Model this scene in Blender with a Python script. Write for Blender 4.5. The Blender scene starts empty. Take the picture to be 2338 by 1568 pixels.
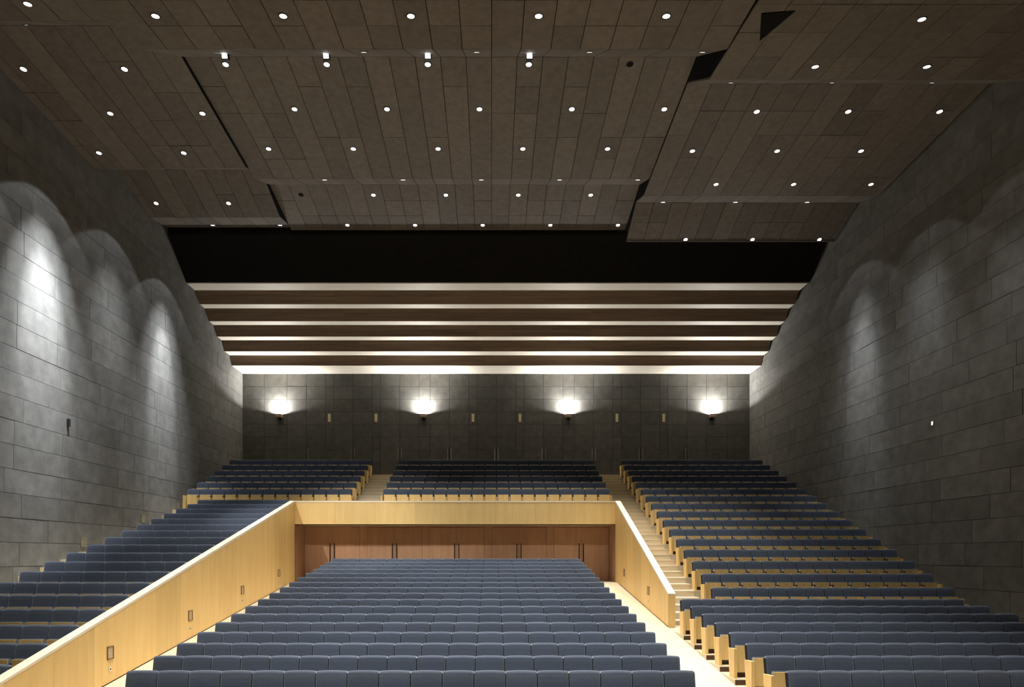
import bpy, bmesh, math, random
from mathutils import Vector, Matrix
random.seed(7)
sc = bpy.context.scene
COL = sc.collection
# ------------------------------------------------------------------ camera, world, exposure
F, CX, CY = 1500.0, 1122.5, 1268.0          # focal length in px, vanishing point / horizon of the 2338x1568 frame
EYE = 4.6                                   # eye height over the stage-side floor datum (all z below are relative to the eye)
cam_d = bpy.data.cameras.new('camera'); cam = bpy.data.objects.new('camera', cam_d); COL.objects.link(cam)
cam_d.sensor_fit = 'HORIZONTAL'; cam_d.sensor_width = 36.0; cam_d.lens = F / 2338 * 36
cam_d.shift_x = (1169 - CX) / 2338; cam_d.shift_y = (CY - 784) / 2338
cam_d.clip_end = 200
cam.rotation_euler = (math.pi / 2, 0, 0)
sc.camera = cam
w = bpy.data.worlds.new('world'); sc.world = w; w.use_nodes = True
w.node_tree.nodes['Background'].inputs[0].default_value = (0.9, 0.95, 1.0, 1)
w.node_tree.nodes['Background'].inputs[1].default_value = 0.004
sc.view_settings.view_transform = 'Standard'; sc.view_settings.look = 'None'
sc.view_settings.exposure = 0.0; sc.view_settings.gamma = 1.0; sc.view_settings.use_curve_mapping = False
P_DOWN, P_SKIRT = 1300.0, 50.0               # watts of a ceiling downlight core beam / skirt beam
P_SCONCE = 560.0
P_FRONT = 1500.0
WARM = (1.0, 0.95, 0.87); COOL = (0.93, 0.97, 1.0); NEUT = (1.0, 0.97, 0.92)

def spot(name, loc, rot, watts, angle, blend, colour, radius=0.06, parent=None):
    d = bpy.data.lights.new(name, 'SPOT'); d.energy = watts; d.spot_size = math.radians(angle); d.spot_blend = blend
    d.color = colour; d.shadow_soft_size = radius
    o = bpy.data.objects.new(name, d); COL.objects.link(o); o.location = loc; o.rotation_euler = rot
    if parent: o.parent = parent
    return o

def aim(src, dst):
    v = Vector(dst) - Vector(src)
    return v.to_track_quat('-Z', 'Y').to_euler()

# unseen front spots, added as fill for seats and parapets except the last
for k, (sx, tx, pw) in enumerate(((-3.0, -3.0, 0.35), (3.5, 0.5, 0.4), (7.5, 6.5, 0.35))):
    s_ = (sx, 8.2, 10.6)
    spot('stage_spotlight', s_, aim(s_, (tx, 13.5, -1.8)), P_FRONT * pw, 54, 0.8, WARM, 0.08)
for sx, pw in ((-4.5, 3.0), (1.5, 2.2)):  # added to brighten the front of the rear parapet
    s_ = (sx, 10.0, 10.9)
    spot('stage_spotlight', s_, aim(s_, (sx, 26.6, 1.6)), P_FRONT * pw, 26, 1.0, WARM, 0.05)
s_ = (-12.6, 11.0, 11.2)
spot('stage_spotlight', s_, aim(s_, (-5.5, 27.0, -0.3)), P_FRONT * 4.0, 24, 0.8, WARM, 0.05)

# ------------------------------------------------------------------ materials
def new_mat(name):
    m = bpy.data.materials.new(name); m.use_nodes = True
    nt = m.node_tree; b = nt.nodes['Principled BSDF']
    return m, nt, b
def noise_mat(name, c1, c2, scale, rough, stretch=(1, 1, 1), detail=6, rnd=0.0, bump=0.0, coord='Object', spec=0.3, sheen=0.0):
    m, nt, b = new_mat(name)
    N = nt.nodes; L = nt.links
    tc = N.new('ShaderNodeTexCoord'); mp = N.new('ShaderNodeMapping'); mp.inputs['Scale'].default_value = stretch
    L.new(tc.outputs[coord], mp.inputs['Vector'])
    oi = N.new('ShaderNodeObjectInfo')
    ad = N.new('ShaderNodeVectorMath'); ad.operation = 'MULTIPLY_ADD'
    L.new(oi.outputs['Random'], ad.inputs[0]); ad.inputs[1].default_value = (37, 51, 23); L.new(mp.outputs[0], ad.inputs[2])
    nz = N.new('ShaderNodeTexNoise'); nz.inputs['Scale'].default_value = scale; nz.inputs['Detail'].default_value = detail
    nz.inputs['Roughness'].default_value = 0.62
    L.new(ad.outputs[0], nz.inputs['Vector'])
    rp = N.new('ShaderNodeValToRGB'); rp.color_ramp.elements[0].position = 0.3; rp.color_ramp.elements[1].position = 0.7
    rp.color_ramp.elements[0].color = (*c1, 1); rp.color_ramp.elements[1].color = (*c2, 1)
    L.new(nz.outputs[0], rp.inputs[0])
    out = rp.outputs[0]
    if rnd:
        mr = N.new('ShaderNodeMapRange'); mr.inputs['To Min'].default_value = 1 - rnd; mr.inputs['To Max'].default_value = 1 + rnd
        L.new(oi.outputs['Random'], mr.inputs['Value'])
        hs = N.new('ShaderNodeHueSaturation'); L.new(mr.outputs[0], hs.inputs['Value']); L.new(out, hs.inputs['Color']); out = hs.outputs[0]
    L.new(out, b.inputs['Base Color'])
    b.inputs['Roughness'].default_value = rough
    b.inputs['Specular IOR Level'].default_value = spec
    if sheen:
        b.inputs['Sheen Weight'].default_value = sheen; b.inputs['Sheen Roughness'].default_value = 0.4
    if bump:
        bp = N.new('ShaderNodeBump'); bp.inputs['Strength'].default_value = bump; bp.inputs['Distance'].default_value = 0.01
        L.new(nz.outputs[0], bp.inputs['Height']); L.new(bp.outputs[0], b.inputs['Normal'])
    return m
def plain(name, c, rough=0.5, metal=0.0, spec=0.3):
    m, nt, b = new_mat(name)
    nz = nt.nodes.new('ShaderNodeTexNoise'); nz.inputs['Scale'].default_value = 30
    tc = nt.nodes.new('ShaderNodeTexCoord'); nt.links.new(tc.outputs['Object'], nz.inputs['Vector'])
    rp = nt.nodes.new('ShaderNodeValToRGB')
    rp.color_ramp.elements[0].color = (*[x * .9 for x in c], 1); rp.color_ramp.elements[1].color = (*[x * 1.1 for x in c], 1)
    nt.links.new(nz.outputs[0], rp.inputs[0]); nt.links.new(rp.outputs[0], b.inputs['Base Color'])
    b.inputs['Roughness'].default_value = rough; b.inputs['Metallic'].default_value = metal; b.inputs['Specular IOR Level'].default_value = spec
    return m
def emit(name, c, s):
    m, nt, b = new_mat(name)
    b.inputs['Base Color'].default_value = (*c, 1); b.inputs['Emission Color'].default_value = (*c, 1); b.inputs['Emission Strength'].default_value = s
    return m
M = {}
M['stone'] = noise_mat('stone_block', (0.088, 0.087, 0.084), (0.15, 0.147, 0.141), 2.2, 0.75, rnd=0.10, bump=0.15, detail=9)
M['stone_gap'] = plain('stone_joint', (0.012, 0.012, 0.012), 0.9)
M['back'] = noise_mat('dark_wall_panel', (0.060, 0.058, 0.053), (0.095, 0.092, 0.085), 3, 0.6, rnd=0.08, detail=8)
M['ceil'] = noise_mat('brown_ceiling_board', (0.088, 0.076, 0.066), (0.128, 0.112, 0.098), 5, 0.7, rnd=0.13, detail=9)
M['black'] = plain('black_paint', (0.006, 0.006, 0.006), 0.9, spec=0.1)
M['void'] = noise_mat('black_bulkhead', (0.008, 0.008, 0.008), (0.014, 0.013, 0.012), 6, 0.9, spec=0.1)
M['maple'] = noise_mat('maple_veneer', (0.74, 0.515, 0.205), (0.83, 0.605, 0.265), 5, 0.45, (1, 1, 0.12), rnd=0.07)
M['maple_pale'] = noise_mat('pale_maple', (0.80, 0.71, 0.55), (0.87, 0.79, 0.64), 6, 0.4, (0.2, 1, 1), rnd=0.03)
M['floor'] = noise_mat('light_wood_floor', (0.62, 0.52, 0.37), (0.71, 0.61, 0.445), 5, 0.45, (0.2, 1, 1), rnd=0.03)
M['fabric'] = noise_mat('blue_grey_fabric', (0.054, 0.070, 0.106), (0.082, 0.103, 0.148), 60, 0.95, rnd=0.10, detail=4, spec=0.1, sheen=1.0)
M['door_wood'] = noise_mat('brown_door_veneer', (0.43, 0.245, 0.15), (0.53, 0.32, 0.20), 5, 0.45, (1, 1, 0.12), rnd=0.05)  # maple darkened in its colour to carry the shade of the recess
M['seam'] = plain('dark_seam_fabric', (0.03, 0.036, 0.05), 0.95, spec=0.0)
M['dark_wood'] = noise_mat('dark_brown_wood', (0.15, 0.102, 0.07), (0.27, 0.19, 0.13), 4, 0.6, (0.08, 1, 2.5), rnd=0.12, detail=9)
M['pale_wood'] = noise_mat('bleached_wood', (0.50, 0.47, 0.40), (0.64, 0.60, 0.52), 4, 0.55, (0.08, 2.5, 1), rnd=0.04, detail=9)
M['plinth'] = plain('dark_brown_plinth', (0.085, 0.046, 0.026), 0.6)
M['rubber'] = plain('black_rubber', (0.012, 0.012, 0.014), 0.7)
M['steel'] = plain('brushed_steel', (0.55, 0.53, 0.50), 0.35, 0.9)
M['bronze'] = plain('dark_bronze', (0.05, 0.04, 0.03), 0.4, 0.8)
M['lampbrown'] = plain('bronze_box', (0.32, 0.22, 0.15), 0.5)
M['beige'] = plain('beige_plate', (0.55, 0.47, 0.30), 0.6)
M['grille'] = plain('grey_beige_lens', (0.62, 0.52, 0.36), 0.6)
M['grille2'] = plain('stone_grey_lens', (0.26, 0.23, 0.17), 0.6)
M['frame_brown'] = plain('brown_frame', (0.20, 0.11, 0.05), 0.5)
M['lens'] = emit('lit_lens', (1.0, 0.97, 0.90), 6.0)
M['lens_warm'] = emit('warm_lens', (1.0, 0.80, 0.5), 6.0)
M['lens_cool'] = emit('cool_lens', (0.85, 0.93, 1.0), 4.0)
M['sconce_glow'] = emit('sconce_glass', (1.0, 0.98, 0.93), 12.0)
M['tiny'] = emit('signal_lens', (1.0, 0.95, 0.85), 1.6)

# ------------------------------------------------------------------ mesh helpers
class MB:
    def __init__(s): s.v = []; s.f = []; s.m = []; s.sm = []
    def add(s, vs, fs, mi=0, smooth=False):
        o = len(s.v); s.v += [tuple(p) for p in vs]
        for f in fs: s.f.append(tuple(i + o for i in f)); s.m.append(mi); s.sm.append(smooth)
        return s
    def box(s, x0, x1, y0, y1, z0, z1, mi=0):
        vs = [(x0, y0, z0), (x1, y0, z0), (x1, y1, z0), (x0, y1, z0), (x0, y0, z1), (x1, y0, z1), (x1, y1, z1), (x0, y1, z1)]
        return s.add(vs, [(3, 2, 1, 0), (4, 5, 6, 7), (0, 1, 5, 4), (1, 2, 6, 5), (2, 3, 7, 6), (3, 0, 4, 7)], mi)
    def prism_x(s, prof, x0, x1, mi=0):
        """profile = list of (y,z), counter-clockwise seen from +x or not; extruded along x"""
        n = len(prof); vs = [(x0, y, z) for y, z in prof] + [(x1, y, z) for y, z in prof]
        a = sum(prof[i][0] * prof[(i + 1) % n][1] - prof[(i + 1) % n][0] * prof[i][1] for i in range(n))
        fs = [tuple(range(n))[::-1], tuple(range(n, 2 * n))] + [(i, (i + 1) % n, n + (i + 1) % n, n + i) for i in range(n)]
        if a < 0: fs = [f[::-1] for f in fs]
        return s.add(vs, fs, mi)
    def cyl(s, c, r, h, axis='z', n=14, mi=0, r2=None):
        r2 = r if r2 is None else r2
        def pt(a, rr, t):
            u, v = rr * math.cos(a), rr * math.sin(a)
            return {'z': (c[0] + u, c[1] + v, c[2] + t), 'y': (c[0] + u, c[1] + t, c[2] - v), 'x': (c[0] + t, c[1] + u, c[2] + v)}[axis]
        vs = [pt(2 * math.pi * i / n, r, 0) for i in range(n)] + [pt(2 * math.pi * i / n, r2, h) for i in range(n)]
        fs = [tuple(range(n))[::-1], tuple(range(n, 2 * n))] + [(i, (i + 1) % n, n + (i + 1) % n, n + i) for i in range(n)]
        if h < 0: fs = [f[::-1] for f in fs]
        return s.add(vs, fs, mi)
    def mesh(s, name, mats):
        me = bpy.data.meshes.new(name); me.from_pydata(s.v, [], s.f)
        for m in (mats if isinstance(mats, (list, tuple)) else [mats]): me.materials.append(m)
        me.polygons.foreach_set('material_index', s.m); me.polygons.foreach_set('use_smooth', s.sm)
        me.update(); return me
    def build(s, name, mats, parent=None, loc=(0, 0, 0), rot=(0, 0, 0)):
        return link(name, s.mesh(name, mats), parent, loc, rot)
def link(name, me, parent=None, loc=(0, 0, 0), rot=(0, 0, 0)):
    o = bpy.data.objects.new(name, me); COL.objects.link(o); o.location = loc; o.rotation_euler = rot
    if parent: o.parent = parent
    return o
def empty(name, loc=(0, 0, 0), label=None, cat=None, group=None, kind=None):
    o = bpy.data.objects.new(name, None); COL.objects.link(o); o.location = loc; o.empty_display_size = 0.1
    return tag(o, label, cat, group, kind)
def tag(o, label=None, cat=None, group=None, kind=None):
    if label: o['label'] = label
    if cat: o['category'] = cat
    if group: o['group'] = group
    if kind: o['kind'] = kind
    return o
_bx = {}
def box_me(name, sx, sy, sz, mat):
    key = (name, round(sx, 3), round(sy, 3), round(sz, 3), mat.name)
    if key not in _bx:
        _bx[key] = MB().box(-sx / 2, sx / 2, -sy / 2, sy / 2, -sz / 2, sz / 2).mesh(name, mat)
    return _bx[key]
def piece(name, c, s, mat, parent, rot=(0, 0, 0)):
    return link(name, box_me(name, *s, mat), parent, c, rot)
ORD = ['zeroth', 'first', 'second', 'third', 'fourth', 'fifth', 'sixth', 'seventh', 'eighth', 'ninth', 'tenth', 'eleventh', 'twelfth',
       'thirteenth', 'fourteenth', 'fifteenth', 'sixteenth', 'seventeenth', 'eighteenth', 'nineteenth', 'twentieth']
def px(X, Y, Z): return CX + F * X / Y, CY - F * Z / Y

# ------------------------------------------------------------------ main dimensions (metres, z relative to the eye)
XL = -13.65                       # left wall face
YB = 35.97                        # back wall face
def XR(y): return 14.14 + (YB - y) * 0.02      # right wall face (very slightly splayed)
PIT = 0.545; RP = 0.911           # seat pitch / row pitch
H = 0.93                          # seat height
def ramp(y): return -4.425 + 0.128 * min(y, 26.13)
PIN_L, PIN_R, PT = -7.97, 5.01, 0.2            # parapet inner faces, thickness
YP = 26.6                          # front face of the rear parapet
PTOP, PBOT = 2.217, 1.266
Y_DOOR = 28.0
LAND = 4.07                        # landing in front of the rear doors
def zr(i): return -1.988 + 0.1167 * i          # seat-top heights, stalls
def yr(i): return 11.38 + RP * i
def zk(k): return -0.94 + 0.383 * k            # upper tiers
def yk(k): return 19.4 + 0.913 * k
def zj(j): return -0.158 + 0.242 * j           # left block
def yj(j): return 17.57 + 0.913 * j

# ------------------------------------------------------------------ floor
floor = MB()
floor.prism_x([(-3, ramp(6)), (6, ramp(6)), (26.13, ramp(30)), (Y_DOOR + .2, ramp(30)), (Y_DOOR + .2, -5.2), (-3, -5.2)], XL, 14.95)
floor = floor.build('floor', M['floor']); tag(floor, kind='structure')
def tier(x0, x1, y0, y1, z, zb=-4.6):
    zb = max(zb, -4.6)
    return MB().box(x0, x1, y0, y1, zb, z).build('tier', M['floor'], floor)
for i in range(-1, 8):
    y0 = yr(i) - .5; y1 = yr(i) + .411; z = zr(i) - H
    pr = [(y0, z), (y1, z), (y1, ramp(y1) - .05), (y0, ramp(y0) - .05)]
    MB().prism_x(pr, 5.04, XR(yr(i)) - .01).build('tier', M['floor'], floor)
    MB().box(5.046, 8.5, y0 - .012, y0 - .001, ramp(y0) - .02, z - .012).build('riser', M['plinth'], floor)
for k in range(16):
    z = zk(k) - H; y0 = yk(k) - .5; y1 = y0 + .913 if k < 15 else YB + .3
    tier(6.42, XR(yk(k)) - .01, y0, y1, z)
    if k >= 10:
        tier(-4.76, 5.0, y0, y1, z, 1.5); tier(XL + .01, -6.0, y0, y1, z)
for j in range(-8, 11):
    tier(XL + .01, PIN_L - PT - .005, yj(j) - .5, yj(j) + .413, zj(j) - H)
tier(XL + .01, PIN_L - PT - .005, yj(10) + .413, yk(10) - .5, 1.65)
tier(PIN_L + .01, PIN_R - .01, YP + PT + .005, yk(10) - .5, zk(10) - H, PBOT)        # rear cross aisle = soffit of the door recess
tier(PIN_L + .01, PIN_R - .01, yk(10) - .5, yk(15), PBOT + .2, PBOT)
tier(-6.0, -4.76, yk(10) - .5, YB + .3, zk(10) - H - .02, 1.3)
# stairs: two half steps per row
def stairs(x0, x1, k0, k1, label):
    e = empty('staircase', ((x0 + x1) / 2, yk(k0) - .5, zk(k0) - H), label, 'stairs')
    ox, oy, oz = e.location
    for k in range(k0, k1 + 1):
        for h in (0, 1):
            z = zk(k) - H + .1915 * h + (0.0 if h else 0.0)
            y0 = yk(k) - .5 + .4565 * h
            y1 = y0 + .4565 if not (k == k1 and h) else YB - .02
            s = MB().box(x0 - ox, x1 - ox, y0 - oy, y1 - oy, -.4 + z - oz, z - oz - .028)
            s.build('step', M['floor'], e)
            MB().box(x0 - ox, x1 - ox, y0 - oy - .012, y1 - oy, z - oz - .028, z - oz).build('tread', M['maple_pale'], e)
    return e
stairs(PIN_R + PT + .01, 6.41, 0, 15, 'long pale wooden staircase climbing beside the right hand parapet')
stairs(-5.99, -4.77, 10, 15, 'short wooden staircase between upper left and upper centre seating')
piece('landing', (4.9 - 4.9 + .25, (yk(15) + .43 + YB) / 2, LAND - .06), (27.4, YB - yk(15) - .43, .1), M['floor'], floor)

# ------------------------------------------------------------------ side walls of coursed stone blocks
COURSE = 0.694; Z0 = 0.38
def side_wall(name, left):
    wl = MB()
    if left: wl.box(XL - .3, XL, -3, YB + .3, -5.2, 15.2)
    else:
        wl.add([(XR(y) + dx, y, z) for y in (-3, YB + .3) for dx in (0, .3) for z in (-5.2, 15.2)],
               [(0, 1, 5, 4), (2, 6, 7, 3), (0, 2, 3, 1), (4, 5, 7, 6), (1, 3, 7, 5), (0, 4, 6, 2)])
    wo = wl.build(name, M['stone_gap']); tag(wo, kind='structure')
    ang = 0 if left else math.atan(0.02)
    rr = random.Random(11 if left else 23)
    n0 = -6 if left else -5
    count = 0
    for n in range(n0, 20):
        za = Z0 + COURSE * n; zc = za + COURSE / 2
        ystart = 15.6 + rr.uniform(0, 1.4); y = ystart
        while y < YB - .05:
            L = rr.choice((1.75, 2.1, 2.1, 2.45, 2.8))
            if n >= 14: L *= 1.3
            y2 = min(y + L, YB); 
            if YB - y2 < .7: y2 = YB
            t = .03 + rr.uniform(-.004, .004)
            ym = (y + y2) / 2
            # leave out what lies under the seating or above the ceiling
            hid = False
            if left and za + COURSE < (zj((ym - 17.57) / .913) - 1.1) : hid = True
            if not left and ym > 19 and za + COURSE < (zk((ym - 19.4) / .913) - 1.1): hid = True
            if za > 14.2 or (ym > 30.5 and za > 12.3): hid = True
            if not hid:
                cx = (XL + t / 2) if left else XR(ym) - t / 2
                piece('stone_block', (cx, ym, zc), (t, y2 - y - .012, COURSE - .012), M['stone'], wo, (0, 0, ang)); count += 1
            y = y2
    return wo
wall_left = side_wall('wall_left', True)
wall_right = side_wall('wall_right', False)

# ------------------------------------------------------------------ back wall with nine double doors
def bx(p): return (p - CX) / F * YB
XRB = 14.14
wb = MB().box(XL, XRB, YB, YB + .3, -5.2, 15.2).build('wall_back', M['stone_gap']); tag(wb, kind='structure')
dc = [699.7, 806.3, 913.0, 1026.4, 1133.5, 1241.0, 1355.0, 1462.0, 1568.3]
HW = 1.056
cs = [7.17 + .69 * n for n in range(-5, 5)]; cs = [c for c in cs if c < 9.6] + [9.93]
edges = [XL, bx(604)]
for p in dc: edges += [bx(p) - HW, bx(p), bx(p) + HW]
edges += [bx(1660), XRB]
def is_door(xm): return any(abs(xm - bx(p)) < HW - .02 for p in dc)
zlow = [LAND] + [c for c in cs if c > LAND + .1]
for a, b in zip(edges[:-1], edges[1:]):
    xm = (a + b) / 2
    zs = [c for c in cs if c >= 7.1] if is_door(xm) else zlow
    for z0, z1 in zip(zs[:-1], zs[1:]):
        t = .03 + random.uniform(-.003, .003)
        piece('wall_panel', (xm, YB - t / 2, (z0 + z1) / 2), (b - a - .014, t, z1 - z0 - .012), M['back'], wb)
def handle_me(h, r):
    return MB().cyl((0, -.05, -h / 2), r, h, 'z', 8).cyl((0, -.05, -h * .38), r * .8, .05, 'y', 6).cyl((0, -.05, h * .38), r * .8, .05, 'y', 6)
hm = handle_me(.68, .016).mesh('door_handle', M['steel'])
dn = 5
for p in dc:
    dn += 1
    d = empty('door_%d' % dn, (bx(p), YB, LAND), kind='structure')
    for s in (-1, 1):
        m = MB()
        zz = [0.02] + [c - LAND for c in cs if LAND + .2 < c < 7.2]
        for z0, z1 in zip(zz[:-1], zz[1:]): m.box(-HW / 2 + .008, HW / 2 - .008, -.035, 0, z0 + .004, z1 - .004)
        m.box(-HW / 2 + .012, HW / 2 - .012, -.026, 0, .02, zz[-1] - .004)
        lf = m.build('door_leaf', M['back'], d, (s * HW / 2, 0, 0))
        link('door_handle', hm, lf, (-s * (HW / 2 - .095), -.035, 1.45))
for n, (p, nm) in enumerate(((752.3, 'first'), (858.7, 'second'), (1080, 'third'), (1187.2, 'fourth'), (1408.3, 'fifth'), (1515, 'sixth'))):
    o = MB().box(-.065, .065, -.02, 0, -.21, .21).box(-.075, .075, -.008, 0, -.22, .22)
    o = o.build('wall_plate', M['beige'], None, (bx(p), YB - .034, 7.53))
    tag(o, 'small upright beige plate on the dark rear wall, %s from the left' % nm, 'plate', 'plates between the rear doors')

# ------------------------------------------------------------------ recess with five timber doors under the rear parapet
ws = MB().box(PIN_L - PT, PIN_R + PT, Y_DOOR + .06, Y_DOOR + .3, -1.3, PBOT + .1).build('wall_stalls', M['plinth']); tag(ws, kind='structure')
zf = ramp(30)
ctr = [-6.79 + 2.652 * n for n in range(5)]; HD = 1.17
e5 = [PIN_L]
for c in ctr: e5 += [c - HD, c + HD]
e5 += [PIN_R]
for a, b in zip(e5[0::2], e5[1::2]):
    piece('wall_panel', ((a + b) / 2, Y_DOOR + .03, (zf + PBOT) / 2), (b - a - .012, .06, PBOT - zf), M['door_wood'], ws)
piece('head_board', ((PIN_L + PIN_R) / 2, Y_DOOR + .04, PBOT - .03), (PIN_R - PIN_L, .04, .06), M['door_wood'], ws)
hm2 = handle_me(.8, .02).mesh('door_handle', M['bronze'])
for n, c in enumerate(ctr):
    d = empty('door_%d' % (n + 1), (c, Y_DOOR + .06, zf), kind='structure')
    for s in (-1, 1):
        lf = MB().box(-HD / 2 + .006, HD / 2 - .006, -.06, 0, .01, PBOT - zf - .075).build('door_leaf', M['door_wood'], d, (s * HD / 2, 0, 0))
        link('door_handle', hm2, lf, (-s * (HD / 2 - .09), -.06, 1.2))
for s, x in ((1, PIN_L), (-1, PIN_R)):       # cheeks of the recess
    MB().box(min(x, x - s * PT), max(x, x - s * PT), YP + PT, Y_DOOR + .06, -1.3, PBOT + .1).build('cheek_board', M['door_wood'], ws)

# ------------------------------------------------------------------ timber parapets
def sloped_parapet(name, xin, sgn, y0, slope, label):
    """sgn -1: thickness grows towards -x"""
    def zt(y): return PTOP + slope * (y - YP)
    e = empty(name, (xin, y0, ramp(y0)), label, 'parapet'); ox, oy, oz = e.location
    xa, xb = sorted((0, sgn * PT)); t = .02
    core = MB().prism_x([(y0 - oy + .02, ramp(y0) - oz - .1), (YP - oy, ramp(YP) - oz - .1), (YP - oy, zt(YP) - oz - .05), (y0 - oy + .02, zt(y0) - oz - .05)], xa + t, xb - t)
    core.build('core', M['plinth'], e)
    n = max(3, round((YP - y0) / 1.22)); 
    for i in range(n):
        a = y0 + (YP - y0) * i / n + .002; b = y0 + (YP - y0) * (i + 1) / n - .002
        for x0, x1 in ((0, sgn * t), (sgn * (PT - t), sgn * PT)):
            MB().prism_x([(a - oy, ramp(a) - oz + .028), (b - oy, ramp(b) - oz + .028), (b - oy, zt(b) - oz - .045), (a - oy, zt(a) - oz - .045)], *sorted((x0, x1))).build('veneer_panel', M['maple'], e)
    cap = MB().prism_x([(y0 - oy, zt(y0) - oz - .042), (YP - oy + (PT if sgn else 0), zt(YP) - oz - .042), (YP - oy + PT, zt(YP) - oz), (YP - oy, zt(YP) - oz), (y0 - oy, zt(y0) - oz)], xa - .004, xb + .004)
    cap.build('cap_rail', M['maple_pale'], e)
    MB().box(xa, xb, 0, .02, .012, zt(y0) - oz - .043).build('end_board', M['maple'], e)
    return e
sloped_parapet('parapet', PIN_L, -1, 8.3, .268, 'long sloping maple parapet with white cap left of the centre stalls')
sloped_parapet('parapet', PIN_R, 1, 18.62, .4127, 'short steep maple parapet with white cap right of the centre stalls')
e = empty('parapet', ((PIN_L + PIN_R) / 2, YP, PBOT), 'level maple parapet over the recessed doors behind the centre stalls', 'parapet')
wd = (PIN_R - PIN_L); n = 8
MB().box(-wd / 2, wd / 2, .02, PT, .004, PTOP - PBOT - .05).build('core', M['plinth'], e)
for i in range(n):
    a = -wd / 2 + wd * i / n + .002; b = -wd / 2 + wd * (i + 1) / n - .002
    MB().box(a, b, 0, .02, 0, PTOP - PBOT - .045).build('veneer_panel', M['maple'], e)
MB().box(-wd / 2, wd / 2, -.012, PT, PTOP - PBOT - .062, PTOP - PBOT).build('cap_rail', M['maple_pale'], e)
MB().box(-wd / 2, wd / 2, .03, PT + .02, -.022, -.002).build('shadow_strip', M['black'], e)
# step lights and sockets set in the parapets
def step_light(x, y, z, face, dy, dz, label, lensmat='grille', cat='light'):
    t = empty('step_light', (x, y, z), label, cat); s = face
    f = MB()
    for a in (-dy / 2, dy / 2 - .013): f.box(min(0, s * .02), max(0, s * .02), a, a + .013, -dz / 2, dz / 2)
    for a in (-dz / 2, dz / 2 - .015): f.box(min(0, s * .02), max(0, s * .02), -dy / 2, dy / 2, a, a + .015)
    f.build('frame', M['frame_brown'] if lensmat == 'grille' else M['grille2'], t)
    m = MB().box(min(0, s * .008), max(0, s * .008), -dy / 2 + .02, dy / 2 - .02, -dz / 2 + .015, dz / 2 - .015)
    for q in range(4): m.box(min(0, s * .013), max(0, s * .013), -dy / 2 + .02, dy / 2 - .02, -dz / 2 + .04 + q * dz / 4.6, -dz / 2 + .05 + q * dz / 4.6)
    m.build('lens', M[lensmat], t)
def socket(x, y, z, face, label):
    t = empty('wall_socket', (x, y, z), label, 'socket'); s = face
    MB().box(min(0, s * .012), max(0, s * .012), -.045, .045, -.045, .045).build('face_plate', M['maple_pale'], t)
    MB().cyl((s * .012, 0, 0), .018, s * .004, 'x', 10).build('socket_hole', M['black'], t)
for n, y in enumerate((13.72, 17.37, 21.0, 24.6)):
    z = [-2.03, -1.585, -1.10, -.655][n]; nm = ['first', 'second', 'third', 'fourth'][n]
    step_light(PIN_L, y, z, 1, .22, .27, 'recessed step light low in the left parapet, %s from the front' % nm)
    socket(PIN_L, y, z - .34, 1, 'tiny socket below the %s step light of the left parapet' % nm)
for n, y in enumerate((20.98, 24.8)):
    z = [-1.125, -.645][n]; nm = ['nearer', 'farther'][n]
    step_light(PIN_R, y, z, -1, .22, .27, 'narrow step light in the right parapet, the %s of two' % nm)
    socket(PIN_R, y, z - .34, -1, 'tiny socket below the %s step light of the right parapet' % nm)
for n, (p, q) in enumerate(((188.4, 1238), (325, 1184), (405, 1153))):
    y = -XL * F / (CX - p); step_light(XL + .034, y, (CY - q) / F * y, 1, .30, .30, 'beige step light on the left wall above the seats, %s' % ('nearest of three', 'middle of three', 'farthest of three')[n], 'grille2')
y = -XL * F / (CX - 152)
tag(MB().box(-.02, .05, -.045, .045, -.12, .12).box(.05, .055, -.03, .03, -.1, .1).build('wall_loudspeaker', M['rubber'], None, (XL + .05, y, (CY - 965) / F * y)), 'small black upright box on the lit left stone wall', 'speaker')
y = 14.43 * F / (2133 - CX)
t = empty('signal_lamp', (XR(y) - .04, y, (CY - 966) / F * y), 'tiny lit white lamp alone on the dark right wall', 'lamp')
MB().box(-.03, .01, -.05, .05, -.07, .07).build('housing', M['beige'], t); MB().box(-.034, -.03, -.035, .035, -.055, .055).build('lens', M['tiny'], t)

# ------------------------------------------------------------------ stepped ceiling
PROF = {'C': [(6, 10.6), (9, 11.05), (13.9, 11.75), (15.6, 12.02), (17.95, 13.62), (23.3, 13.36), (24.85, 14.02), (27.5, 13.64)],
        'L': [(6, 10.7), (9, 11.2), (13.6, 11.95), (15.0, 12.2), (16.8, 13.55), (22.5, 13.26), (23.9, 14.03), (26.1, 13.43), (27.5, 13.75)],
        'R': [(6, 10.3), (9, 10.75), (13.9, 11.66), (16.9, 12.25), (18.8, 13.5), (24.2, 13.25), (25.5, 13.70), (27.3, 13.05)]}
RISER = {'C': (3, 5), 'L': (3, 5), 'R': (3, 5)}
XB = {'L': (XL + .035, -8.4), 'C': (-8.4, 5.6), 'R': (5.6, 14.25)}
def zc(s, y):
    P = PROF[s]
    for (a, za), (b, zb) in zip(P[:-1], P[1:]):
        if a <= y <= b: return za + (zb - za) * (y - a) / (b - a)
    return P[-1][1]
ceil = MB().box(XL + .001, 14.5, 5.8, 29.4, 15.0, 15.2).build('ceiling', M['black']); tag(ceil, kind='structure')
CW = .7
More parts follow.
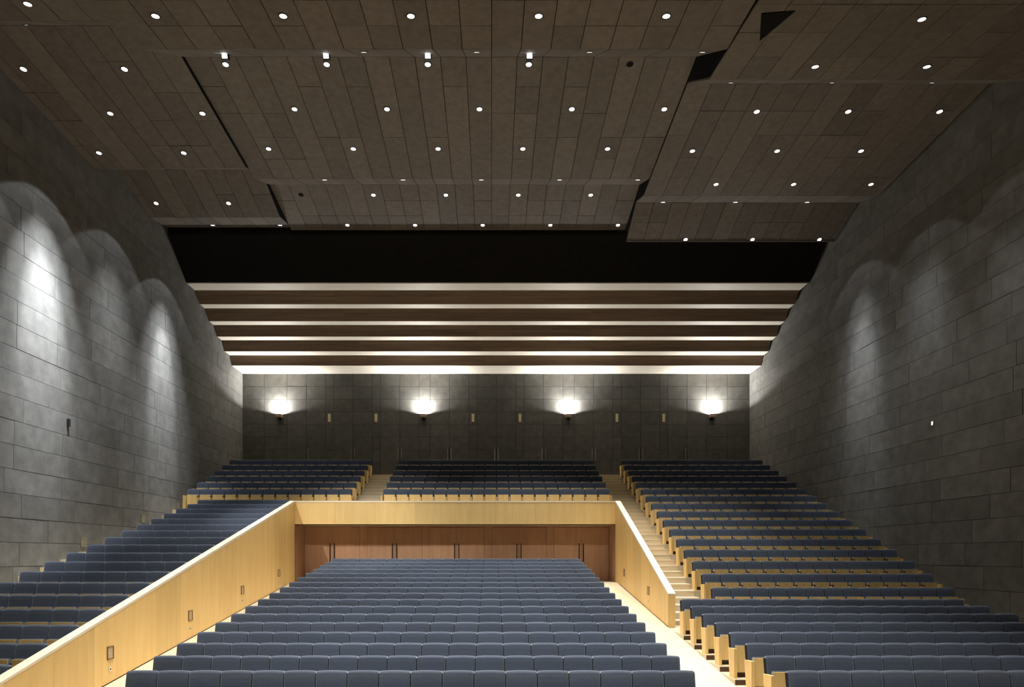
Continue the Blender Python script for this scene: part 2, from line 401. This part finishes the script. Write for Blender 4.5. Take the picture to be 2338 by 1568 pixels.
for s in 'LCR':
    P = PROF[s]; x0, x1 = XB[s]
    MB().prism_x([(y, z + .05) for y, z in P] + [(P[-1][0], 14.98), (P[0][0], 14.98)], x0 + .004, x1 - .004).build('ceiling_backing', M['black'], ceil)
    rr = random.Random({'L': 3, 'C': 5, 'R': 9}[s])
    for si, ((ya, za), (yb, zb)) in enumerate(zip(P[:-1], P[1:])):
        if yb < 12: continue
        ya_, za_ = (max(ya, 11.5), za) if ya >= 11.5 else (11.5, zc(s, 11.5))
        L = math.hypot(yb - ya_, zb - za_); ang = math.atan2(zb - za_, yb - ya_)
        nseg = 1 if si in RISER[s] else max(1, round(L / 1.07))
        xs = []; x = x0
        if s == 'L':
            xs = [x1 - CW * i for i in range(8)][::-1]; xs = [x0] + [q for q in xs if q > x0 + .05]
        else:
            xs = [x0 + CW * i for i in range(21)]; xs = [q for q in xs if q < x1 - .1] + [x1]
        for a, b in zip(xs[:-1], xs[1:]):
            cuts = [0] + [c for c in range(1, nseg) if rr.random() < .5] + [nseg]
            for c0, c1 in zip(cuts[:-1], cuts[1:]):
                l0 = L * c0 / nseg; l1 = L * c1 / nseg; lm = (l0 + l1) / 2
                dz = rr.uniform(-.004, .004)
                cy = ya_ + lm * math.cos(ang) - math.sin(ang) * .02; cz = za_ + lm * math.sin(ang) + math.cos(ang) * (.02 + dz)
                piece('ceiling_board', ((a + b) / 2, cy, cz), (b - a - .017, l1 - l0 - .015, .04), M['ceil'], ceil, (ang, 0, 0))
    ye, ze = P[-1]
    MB().cyl((x0 + .01, ye - .01, ze + .02), .045, x1 - x0 - .02, 'x', 8).build('edge_trim', M['ceil'], ceil)
# black plate painting in the dark of an opening in the right hand ceiling
zz = lambda y: zc('R', y) - .02
sl = [(5.83, 14.2), (6.2, 15.2), (6.52, 14.1)]
MB().add([(x, y, zz(y)) for x, y in sl] + [(x, y, zz(y) + .03) for x, y in sl], [(0, 1, 2), (5, 4, 3), (0, 3, 4, 1), (1, 4, 5, 2), (2, 5, 3, 0)]).build('lighting_slot', M['black'], ceil)
# black bulkhead between the ceiling edge and the beams
MB().prism_x([(27.64, 13.5), (29.30, 12.20), (29.40, 12.34), (29.4, 15.0), (27.64, 15.0)], XL + .001, 14.2).build('bulkhead', M['void'], ceil)
MB().box(XL + .001, 14.2, 29.4, YB, 12.4, 12.6).build('ceiling_backing', M['black'], ceil)

# ------------------------------------------------------------------ six stepped beams over the rear seats
BEAM = [(29.34, 30.14, 12.15), (30.64, 31.15, 11.715), (31.64, 32.2, 11.28), (32.57, 33.2, 10.85), (33.48, 34.14, 10.4), (34.4, YB - .005, 9.94)]
nm = ['topmost', 'second highest', 'third highest', 'fourth highest', 'fifth highest', 'lowest']
xs = [XL + .04, -7.4, -1.2, 4.4, 14.12]
for n, (a, b, z) in enumerate(BEAM):
    e = empty('ceiling_beam', (0, a, z), 'full width stepped timber beam with brightly lit pale underside, %s of six' % nm[n], 'beam', 'stepped beams over the rear seats')
    off = n * .17
    for x0, x1 in zip(xs[:-1], xs[1:]):
        x0 = x0 + (off if x0 > -13 else 0); x1 = x1 + (off if x1 < 14 else 0)
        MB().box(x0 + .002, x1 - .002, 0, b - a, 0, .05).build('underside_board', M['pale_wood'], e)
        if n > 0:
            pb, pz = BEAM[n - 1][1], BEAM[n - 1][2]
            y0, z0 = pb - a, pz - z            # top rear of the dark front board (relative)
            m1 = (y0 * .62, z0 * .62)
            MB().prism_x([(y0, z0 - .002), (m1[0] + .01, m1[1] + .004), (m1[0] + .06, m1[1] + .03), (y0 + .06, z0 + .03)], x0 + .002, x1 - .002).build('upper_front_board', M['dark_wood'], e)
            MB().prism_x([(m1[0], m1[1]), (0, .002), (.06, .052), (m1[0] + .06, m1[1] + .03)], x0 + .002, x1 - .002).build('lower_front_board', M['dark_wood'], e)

# ------------------------------------------------------------------ wall sconces
for n, p in enumerate((640, 967.5, 1297, 1624)):
    t = empty('wall_sconce', (bx(p), YB - .034, 7.6), 'bronze box uplight glowing on the dark rear wall, %s from the left' % ('first', 'second', 'third', 'fourth')[n], 'sconce', 'sconces on the rear wall')
    m = MB().box(-.15, .15, -.36, -.345, -.08, .08).box(-.15, -.135, -.345, 0, -.08, .08).box(.135, .15, -.345, 0, -.08, .08).box(-.135, .135, -.345, 0, -.08, -.065)
    m.build('housing', M['lampbrown'], t)
    MB().box(-.05, .05, -.10, 0, -.2, -.08).build('bracket', M['black'], t)
    MB().cyl((-.09, -.25, .0), .03, .18, 'x', 10).build('tube', M['sconce_glow'], t)
    spot('sconce_light', (0, -.22, .10), (math.pi, 0, 0), P_SCONCE, 164, .2, NEUT, .05, t)
    spot('sconce_core', (0, -.2, .06), (math.pi, 0, 0), P_SCONCE * 3.2, 140, 1.0, NEUT, .05, t)

# ------------------------------------------------------------------ downlights
ring = MB()
N = 16
for r0, r1, z0, z1 in ((.105, .082, 0, -.012), (.082, .078, -.012, .03)):
    vs = [(r0 * math.cos(2 * math.pi * i / N), r0 * math.sin(2 * math.pi * i / N), z0) for i in range(N)] + [(r1 * math.cos(2 * math.pi * i / N), r1 * math.sin(2 * math.pi * i / N), z1) for i in range(N)]
    ring.add(vs, [(i, N + i, N + (i + 1) % N, (i + 1) % N) for i in range(N)])
ring_me = ring.mesh('trim_ring', M['rubber'])
lens_me = MB().cyl((0, 0, -.008), .08, .006, 'z', 16).mesh('lens', M['lens'])
lens_w = MB().cyl((0, 0, -.008), .08, .006, 'z', 16).mesh('lens', M['lens_warm'])
lens_off = MB().cyl((0, 0, -.008), .08, .006, 'z', 16).mesh('lens', M['black'])
ODD = [-11.55, -8.76, -5.97, -3.17, -.37, 2.43, 5.23, 8.03, 10.8, 13.57]
EVEN = [-12.97, -10.17, -7.37, -4.57, -1.77, 1.03, 3.83, 6.63, 9.43, 12.2]
ROWS = [(27.2, ODD), (25.4, EVEN), (23.5, ODD), (21.7, EVEN), (19.9, ODD), (18.2, EVEN), (16.3, ODD), (14.4, EVEN), (12.55, ODD), (10.7, EVEN), (8.9, ODD)]
SKIP = {(7, 7), (6, 1), (6, 2), (7, 0), (7, 9), (8, 0), (8, 1), (8, 9), (8, 8), (9, 0), (9, 1), (9, 8), (9, 9), (10, 0), (10, 1), (10, 8), (10, 9)}
WALLW = {(4, 0): (32, 3.4, 8.0), (2, 0): (2.2, 3.0, 2.6), (0, 0): (18.0, 3.0, 5.0), (6, 0): (26, 3, 8.0), (1, 9): (6.0, 1.3, 1.5), (3, 9): (.9, .9, .8), (5, 9): (.3, .6, .8)}
OFF = {(1, 2), (5, 6)}
for r, (y, X) in enumerate(ROWS):
    nth = 0
    for q, x in enumerate(X):
        if (r, q) in SKIP: continue
        s = 'L' if x < -8.4 else ('C' if x < 5.6 else 'R')
        P = PROF[s]; z = zc(s, y)
        nth += 1
        slope = 0
        for (a, za), (b, zb) in zip(P[:-1], P[1:]):
            if a <= y <= b: slope = math.atan2(zb - za, b - a)
        off = (r, q) in OFF; warm = (r, q) == (1, 0)
        lab = 'round white ceiling downlight, %s from left in %s row from the dark rear gap' % (ORD[nth], ORD[r + 1])
        if off: lab = 'unlit dark ceiling downlight, %s from left in %s row from the rear gap' % (ORD[nth], ORD[r + 1])
        if warm: lab = 'warm amber ceiling downlight nearest the left wall, second row from the rear gap'
        if r > 8: lab = 'ceiling downlight over the stage edge out of the picture, %s from left in %s row' % (ORD[nth], ORD[r + 1])
        if r == 8: lab = 'ceiling downlight over the front stalls at the top edge, %s from left' % ORD[nth]
        t = empty('ceiling_downlight', (x, y, z - .004), lab, 'light', 'ceiling downlights'); t.rotation_euler = (slope, 0, 0)
        link('trim_ring', ring_me, t); link('lens', lens_off if off else (lens_w if warm else lens_me), t)
        if off: continue
        core, skirt, ang = 1.0, 1.0, 58
        if (r, q) in WALLW:
            core, skirt, low = WALLW[(r, q)]
            core *= .5
        if x < -12.5 or x > 13: core, skirt, ang = .25, 0, 24           # tight beams next to the walls
        elif x < -8 and (r, q) not in WALLW: core, skirt, ang = .3, 0, 46
        elif x > 10.5 and (r, q) not in WALLW: core, skirt, ang = .15, 0, 36
        elif x > 7.5 and (r, q) not in WALLW: core, skirt, ang = .5, .0, 44
        col = COOL if (r, q) in WALLW else WARM
        if r < 2 and x < -4 and (r, q) not in WALLW: core *= .7
        if r < 3 and (r, q) not in WALLW: ang = min(ang, (32, 38, 46)[r])
        if (r, q) in WALLW:                    # tilted towards the wall it washes
            tilt = math.radians(17) * (1 if x > 0 else -1)
            spot('core_beam', (0, 0, -.03), (-slope, tilt * -1, 0), P_DOWN * core, 22, 1.0, col, .05, t)
            spot('low_beam', (0, 0, -.03), (-slope, tilt * -.85, 0), P_DOWN * low, 40, 1.0, col, .05, t)
        else:
            spot('core_beam', (0, 0, -.03), (-slope, 0, 0), P_DOWN * core, ang, .55, col, .05, t)
        if skirt and (r, q) in WALLW: spot('skirt_beam', (0, 0, -.03), (-slope, 0, 0), P_SKIRT * skirt * 2.2, 84, .06, col, .04, t)

for n, x in enumerate((-6.9, -4.28, -1.65, .98)):
    y = 17.02; sl = math.atan2(1.6, 2.35)
    t = empty('step_lamp', (x, y, zc('C', y) - .05), 'small square cool lamp in the ceiling step beside a downlight, %s from left' % ORD[n + 1], 'light', 'lamps in the ceiling step'); t.rotation_euler = (math.radians(-72), 0, 0)
    f = MB()
    for a, b, c, d in ((-.09, -.07, -.09, .09), (.07, .09, -.09, .09), (-.07, .07, -.09, -.07), (-.07, .07, .07, .09)): f.box(a, b, c, d, -.055, .05)
    f.build('frame', M['bronze'], t); MB().box(-.07, .07, -.07, .07, -.05, -.03).build('lens', M['lens_cool'], t)
    spot('step_glow', (0, 0, -.08), (0, 0, 0), 6, 120, 1.0, COOL, .05, t)
# ------------------------------------------------------------------ seats
SEAM = 1
def cushion(mb, mi):
    hw, zb, zt, n = .268, .34, .93, 0
    out = []
    R = .03
    top = [(-hw + R * (1 - math.cos(a)), zt - .008 - R * (1 - math.sin(a))) for a in (0, .52, 1.05, 1.57)] + [(-.1, zt), (.1, zt)]
    out = [(-hw, zb)] + [(-hw, zb + .28)] + top
    out += [(-x, z) for x, z in [p for p in out[::-1]] if abs(x) > .11]
    pts = out; n = len(pts); cxm, czm = 0, (zb + zt) / 2
    rings = [(.10, -.066), (.03, -.062), (.007, -.052), (0, -.036), (0, .02), (.012, .042)]
    vs = []
    for ins, yy in rings:
        fx = (hw - ins * .35) / hw; fz = ((zt - zb) / 2 - ins) / ((zt - zb) / 2)
        for x, z in pts:
            X_, Z_ = x * fx, czm + (z - czm) * fz
            vs.append((X_, yy + (Z_ - zt) * .19, Z_))
    fs = []; sd = []
    for k in range(len(rings) - 1):
        for i in range(n):
            a, b = k * n + i, k * n + (i + 1) % n
            side = k >= 2 and abs(abs(pts[i][0]) - hw) < 1e-6 and abs(pts[i][0] - pts[(i + 1) % n][0]) < 1e-6
            (sd if side else fs).append((a, a + n, b + n, b))
    fs.append(tuple(range(n))); fs.append(tuple(range((len(rings) - 1) * n, len(rings) * n))[::-1])
    # orient outwards
    nb = len(mb.v); mb.add(vs, fs, mi, False)
    for f in sd: mb.f.append(tuple(i + nb for i in f)); mb.m.append(SEAM if mi == 0 else mi); mb.sm.append(False)
def backshell(mb, mi):
    mb.add([(x, y + (z - .93) * .19, z) for z in (.2, .88) for x, y in ((-.272, .04), (.272, .04), (.272, .06), (-.272, .06))],
           [(3, 2, 1, 0), (4, 5, 6, 7), (0, 1, 5, 4), (1, 2, 6, 5), (2, 3, 7, 6), (3, 0, 4, 7)], mi)
def seat_board(mb, mi):
    z0, z1 = .11, .662; y0 = -.285; lean = .03
    vs = []
    for z, dy in ((z0, -0.0), (z1, lean)):
        vs += [(-.206, y0 + dy, z), (.25, y0 + dy, z), (.25, y0 + dy + .022, z), (-.206, y0 + dy + .022, z)]
    mb.add(vs, [(3, 2, 1, 0), (4, 5, 6, 7), (0, 1, 5, 4), (1, 2, 6, 5), (2, 3, 7, 6), (3, 0, 4, 7)], mi)
def seat_pad(mb, mi):
    vs = []
    for z, y0, y1, hw in ((.15, -.26, -.20, .21), (.19, -.26, -.175, .222), (.62, -.232, -.145, .226), (.662, -.229, -.155, .222), (.674, -.225, -.18, .205)):
        vs += [(.022 - hw, y0, z), (.022 + hw, y0, z), (.022 + hw, y1, z), (.022 - hw, y1, z)]
    fs = [(3, 2, 1, 0)]
    for k in range(4):
        for i in range(4): fs.append((k * 4 + i, k * 4 + (i + 1) % 4, k * 4 + 4 + (i + 1) % 4, k * 4 + 4 + i))
    fs.append((16, 17, 18, 19)); mb.add(vs, fs, mi)
def base(mb, mi): mb.box(-.2, .2, -.22, .0, .0, .20, mi)
def dot(mb, mi): mb.cyl((.022, -.2705, .60), .011, -.006, 'y', 8, mi)
def post(mb, mi): mb.prism_x([(-.36, 0), (-.2, 0), (-.19, .56), (-.38, .56)], 0, .044, mi)
def pad(mb, mi): mb.box(-.001, .046, -.385, -.18, .56, .592, mi)
def end_panel(mb, mi): mb.prism_x([(-.41, 0), (-.15, 0), (-.05, .60), (-.41, .625)], -.032, .032, mi)
PARTS = [('backrest', cushion, 'fabric'), ('back_shell', backshell, 'rubber'), ('seat_board', seat_board, 'maple'), ('seat_pad', seat_pad, 'fabric'),
         ('base', base, 'plinth'), ('number_stud', dot, 'black')]
PME = {}
for nme, fn, mt in PARTS + [('armrest_post', post, 'maple'), ('armrest_pad', pad, 'rubber'), ('end_panel', end_panel, 'maple')]:
    mb = MB(); fn(mb, 0); PME[nme] = mb.mesh(nme, [M[mt], M['seam']] if nme == 'backrest' else M[mt])
    bm = bmesh.new(); bm.from_mesh(PME[nme]); bmesh.ops.recalc_face_normals(bm, faces=bm.faces); bm.to_mesh(PME[nme]); bm.free()

SEATS = []          # (x, y, z, block, row, n, first?, last?)
def row(block, r, x0, n, pit, y, ztop, ends=(1, 1)):
    for q in range(n):
        SEATS.append(dict(x=x0 + pit * (q + .5), y=y, z=ztop - H, b=block, r=r, q=q, n=n, first=(q == 0), last=(q == n - 1), ends=ends, pit=pit))
for i in range(17): row('centre', i, -6.30, 18, PIT, yr(i), zr(i))
for i in range(8): row('right', i, 5.10, 14, PIT, yr(i), zr(i))
for k in range(16): row('upright', k, 6.48, 13, .55, yk(k), zk(k))
for k in range(10, 16):
    row('upcentre', k, -4.70, 18, PIT, yk(k), zk(k)); row('upleft', k, -13.18, 13, .548, yk(k), zk(k))
for j in range(-7, 11): row('left', j, -11.92, 7, .535, yj(j), zj(j), (1, 0))
def visible(s):
    u, v = px(s['x'], s['y'], s['z'] + .75)
    if u < 6 or u > 2332 or v > 1562: return False
    if s['b'] == 'left':                     # behind the parapet?
        Y = (PIN_L - PT) * s['y'] / s['x']   # depth at which the line of sight crosses the parapet
        if Y < s['y']:
            zp = PTOP + .268 * (Y - YP); zs = (s['z'] + .85) * Y / s['y']
            if zs < zp: return False
    return True
vis = sorted([s for s in SEATS if visible(s)], key=lambda s: (s['y'], abs(s['x'])))
near = vis[:300]; nid = {id(s) for s in near}
BN = {'centre': 'centre stalls', 'right': 'right hand stalls', 'left': 'left block behind the parapet'}
cnt = {}
for s in sorted(near, key=lambda s: (s['b'], s['r'], s['q'])):
    key = (s['b'], s['r']); cnt[key] = cnt.get(key, 0) + 1
    rn = s['r'] + 1 if s['b'] != 'left' else s['r'] + 8
    lab = {'centre': 'blue grey tip-up seat, %s from left in %s row from the front of centre stalls',
           'right': 'blue grey tip-up seat, %s from the aisle in %s row of right hand stalls',
           'left': 'blue grey tip-up seat, %s in view from left, %s row behind the left parapet'}[s['b']] % (
               ORD[s['q'] + 1] if s['b'] != 'left' else ORD[cnt[key]], ORD[rn])
    t = empty('auditorium_seat', (s['x'], s['y'], s['z']), lab, 'seat', 'tip-up seats in the stalls')
    for nme, fn, mt in PARTS: link(nme, PME[nme], t)
    hp = s['pit'] / 2
    if s['first'] and s['ends'][0]: link('end_panel', PME['end_panel'], t, (-hp - .01, 0, 0))
    else:
        link('armrest_post', PME['armrest_post'], t, (-hp, 0, 0)); link('armrest_pad', PME['armrest_pad'], t, (-hp, 0, 0))
    if s['last'] and s['ends'][1]: link('end_panel', PME['end_panel'], t, (hp + .01, 0, 0))
# every further seat (over 600 beyond the nearest 300) joined in one object
far = MB(); IDX = {'fabric': 0, 'maple': 1, 'plinth': 2, 'black': 3, 'rubber': 4, 'seam': 5}
def bake(nme, mt, o):
    me = PME[nme]; far.add([(v.co.x + o[0], v.co.y + o[1], v.co.z + o[2]) for v in me.vertices], [tuple(p.vertices) for p in me.polygons], IDX[mt], False)
    if nme == 'backrest':
        for q, p in enumerate(me.polygons):
            if p.material_index == 1: far.m[len(far.m) - len(me.polygons) + q] = IDX['seam']
for s in SEATS:
    if id(s) in nid: continue
    o = (s['x'], s['y'], s['z']); hp = s['pit'] / 2
    for nme, fn, mt in PARTS: bake(nme, mt, o)
    if s['first'] and s['ends'][0]: bake('end_panel', 'maple', (o[0] - hp - .01, o[1], o[2]))
    else: bake('armrest_post', 'maple', (o[0] - hp, o[1], o[2])); bake('armrest_pad', 'rubber', (o[0] - hp, o[1], o[2]))
    if s['last'] and s['ends'][1]: bake('end_panel', 'maple', (o[0] + hp + .01, o[1], o[2]))
fo = far.build('auditorium_seat', [M['fabric'], M['maple'], M['plinth'], M['black'], M['rubber'], M['seam']])
tag(fo, 'all the farther rows of blue grey tip-up seats with wooden seat boards', 'seats', kind='stuff')

# ------------------------------------------------------------------ lift everything so the floor datum is at zero
for o in sc.objects:
    if o.parent is None: o.location.z += EYE
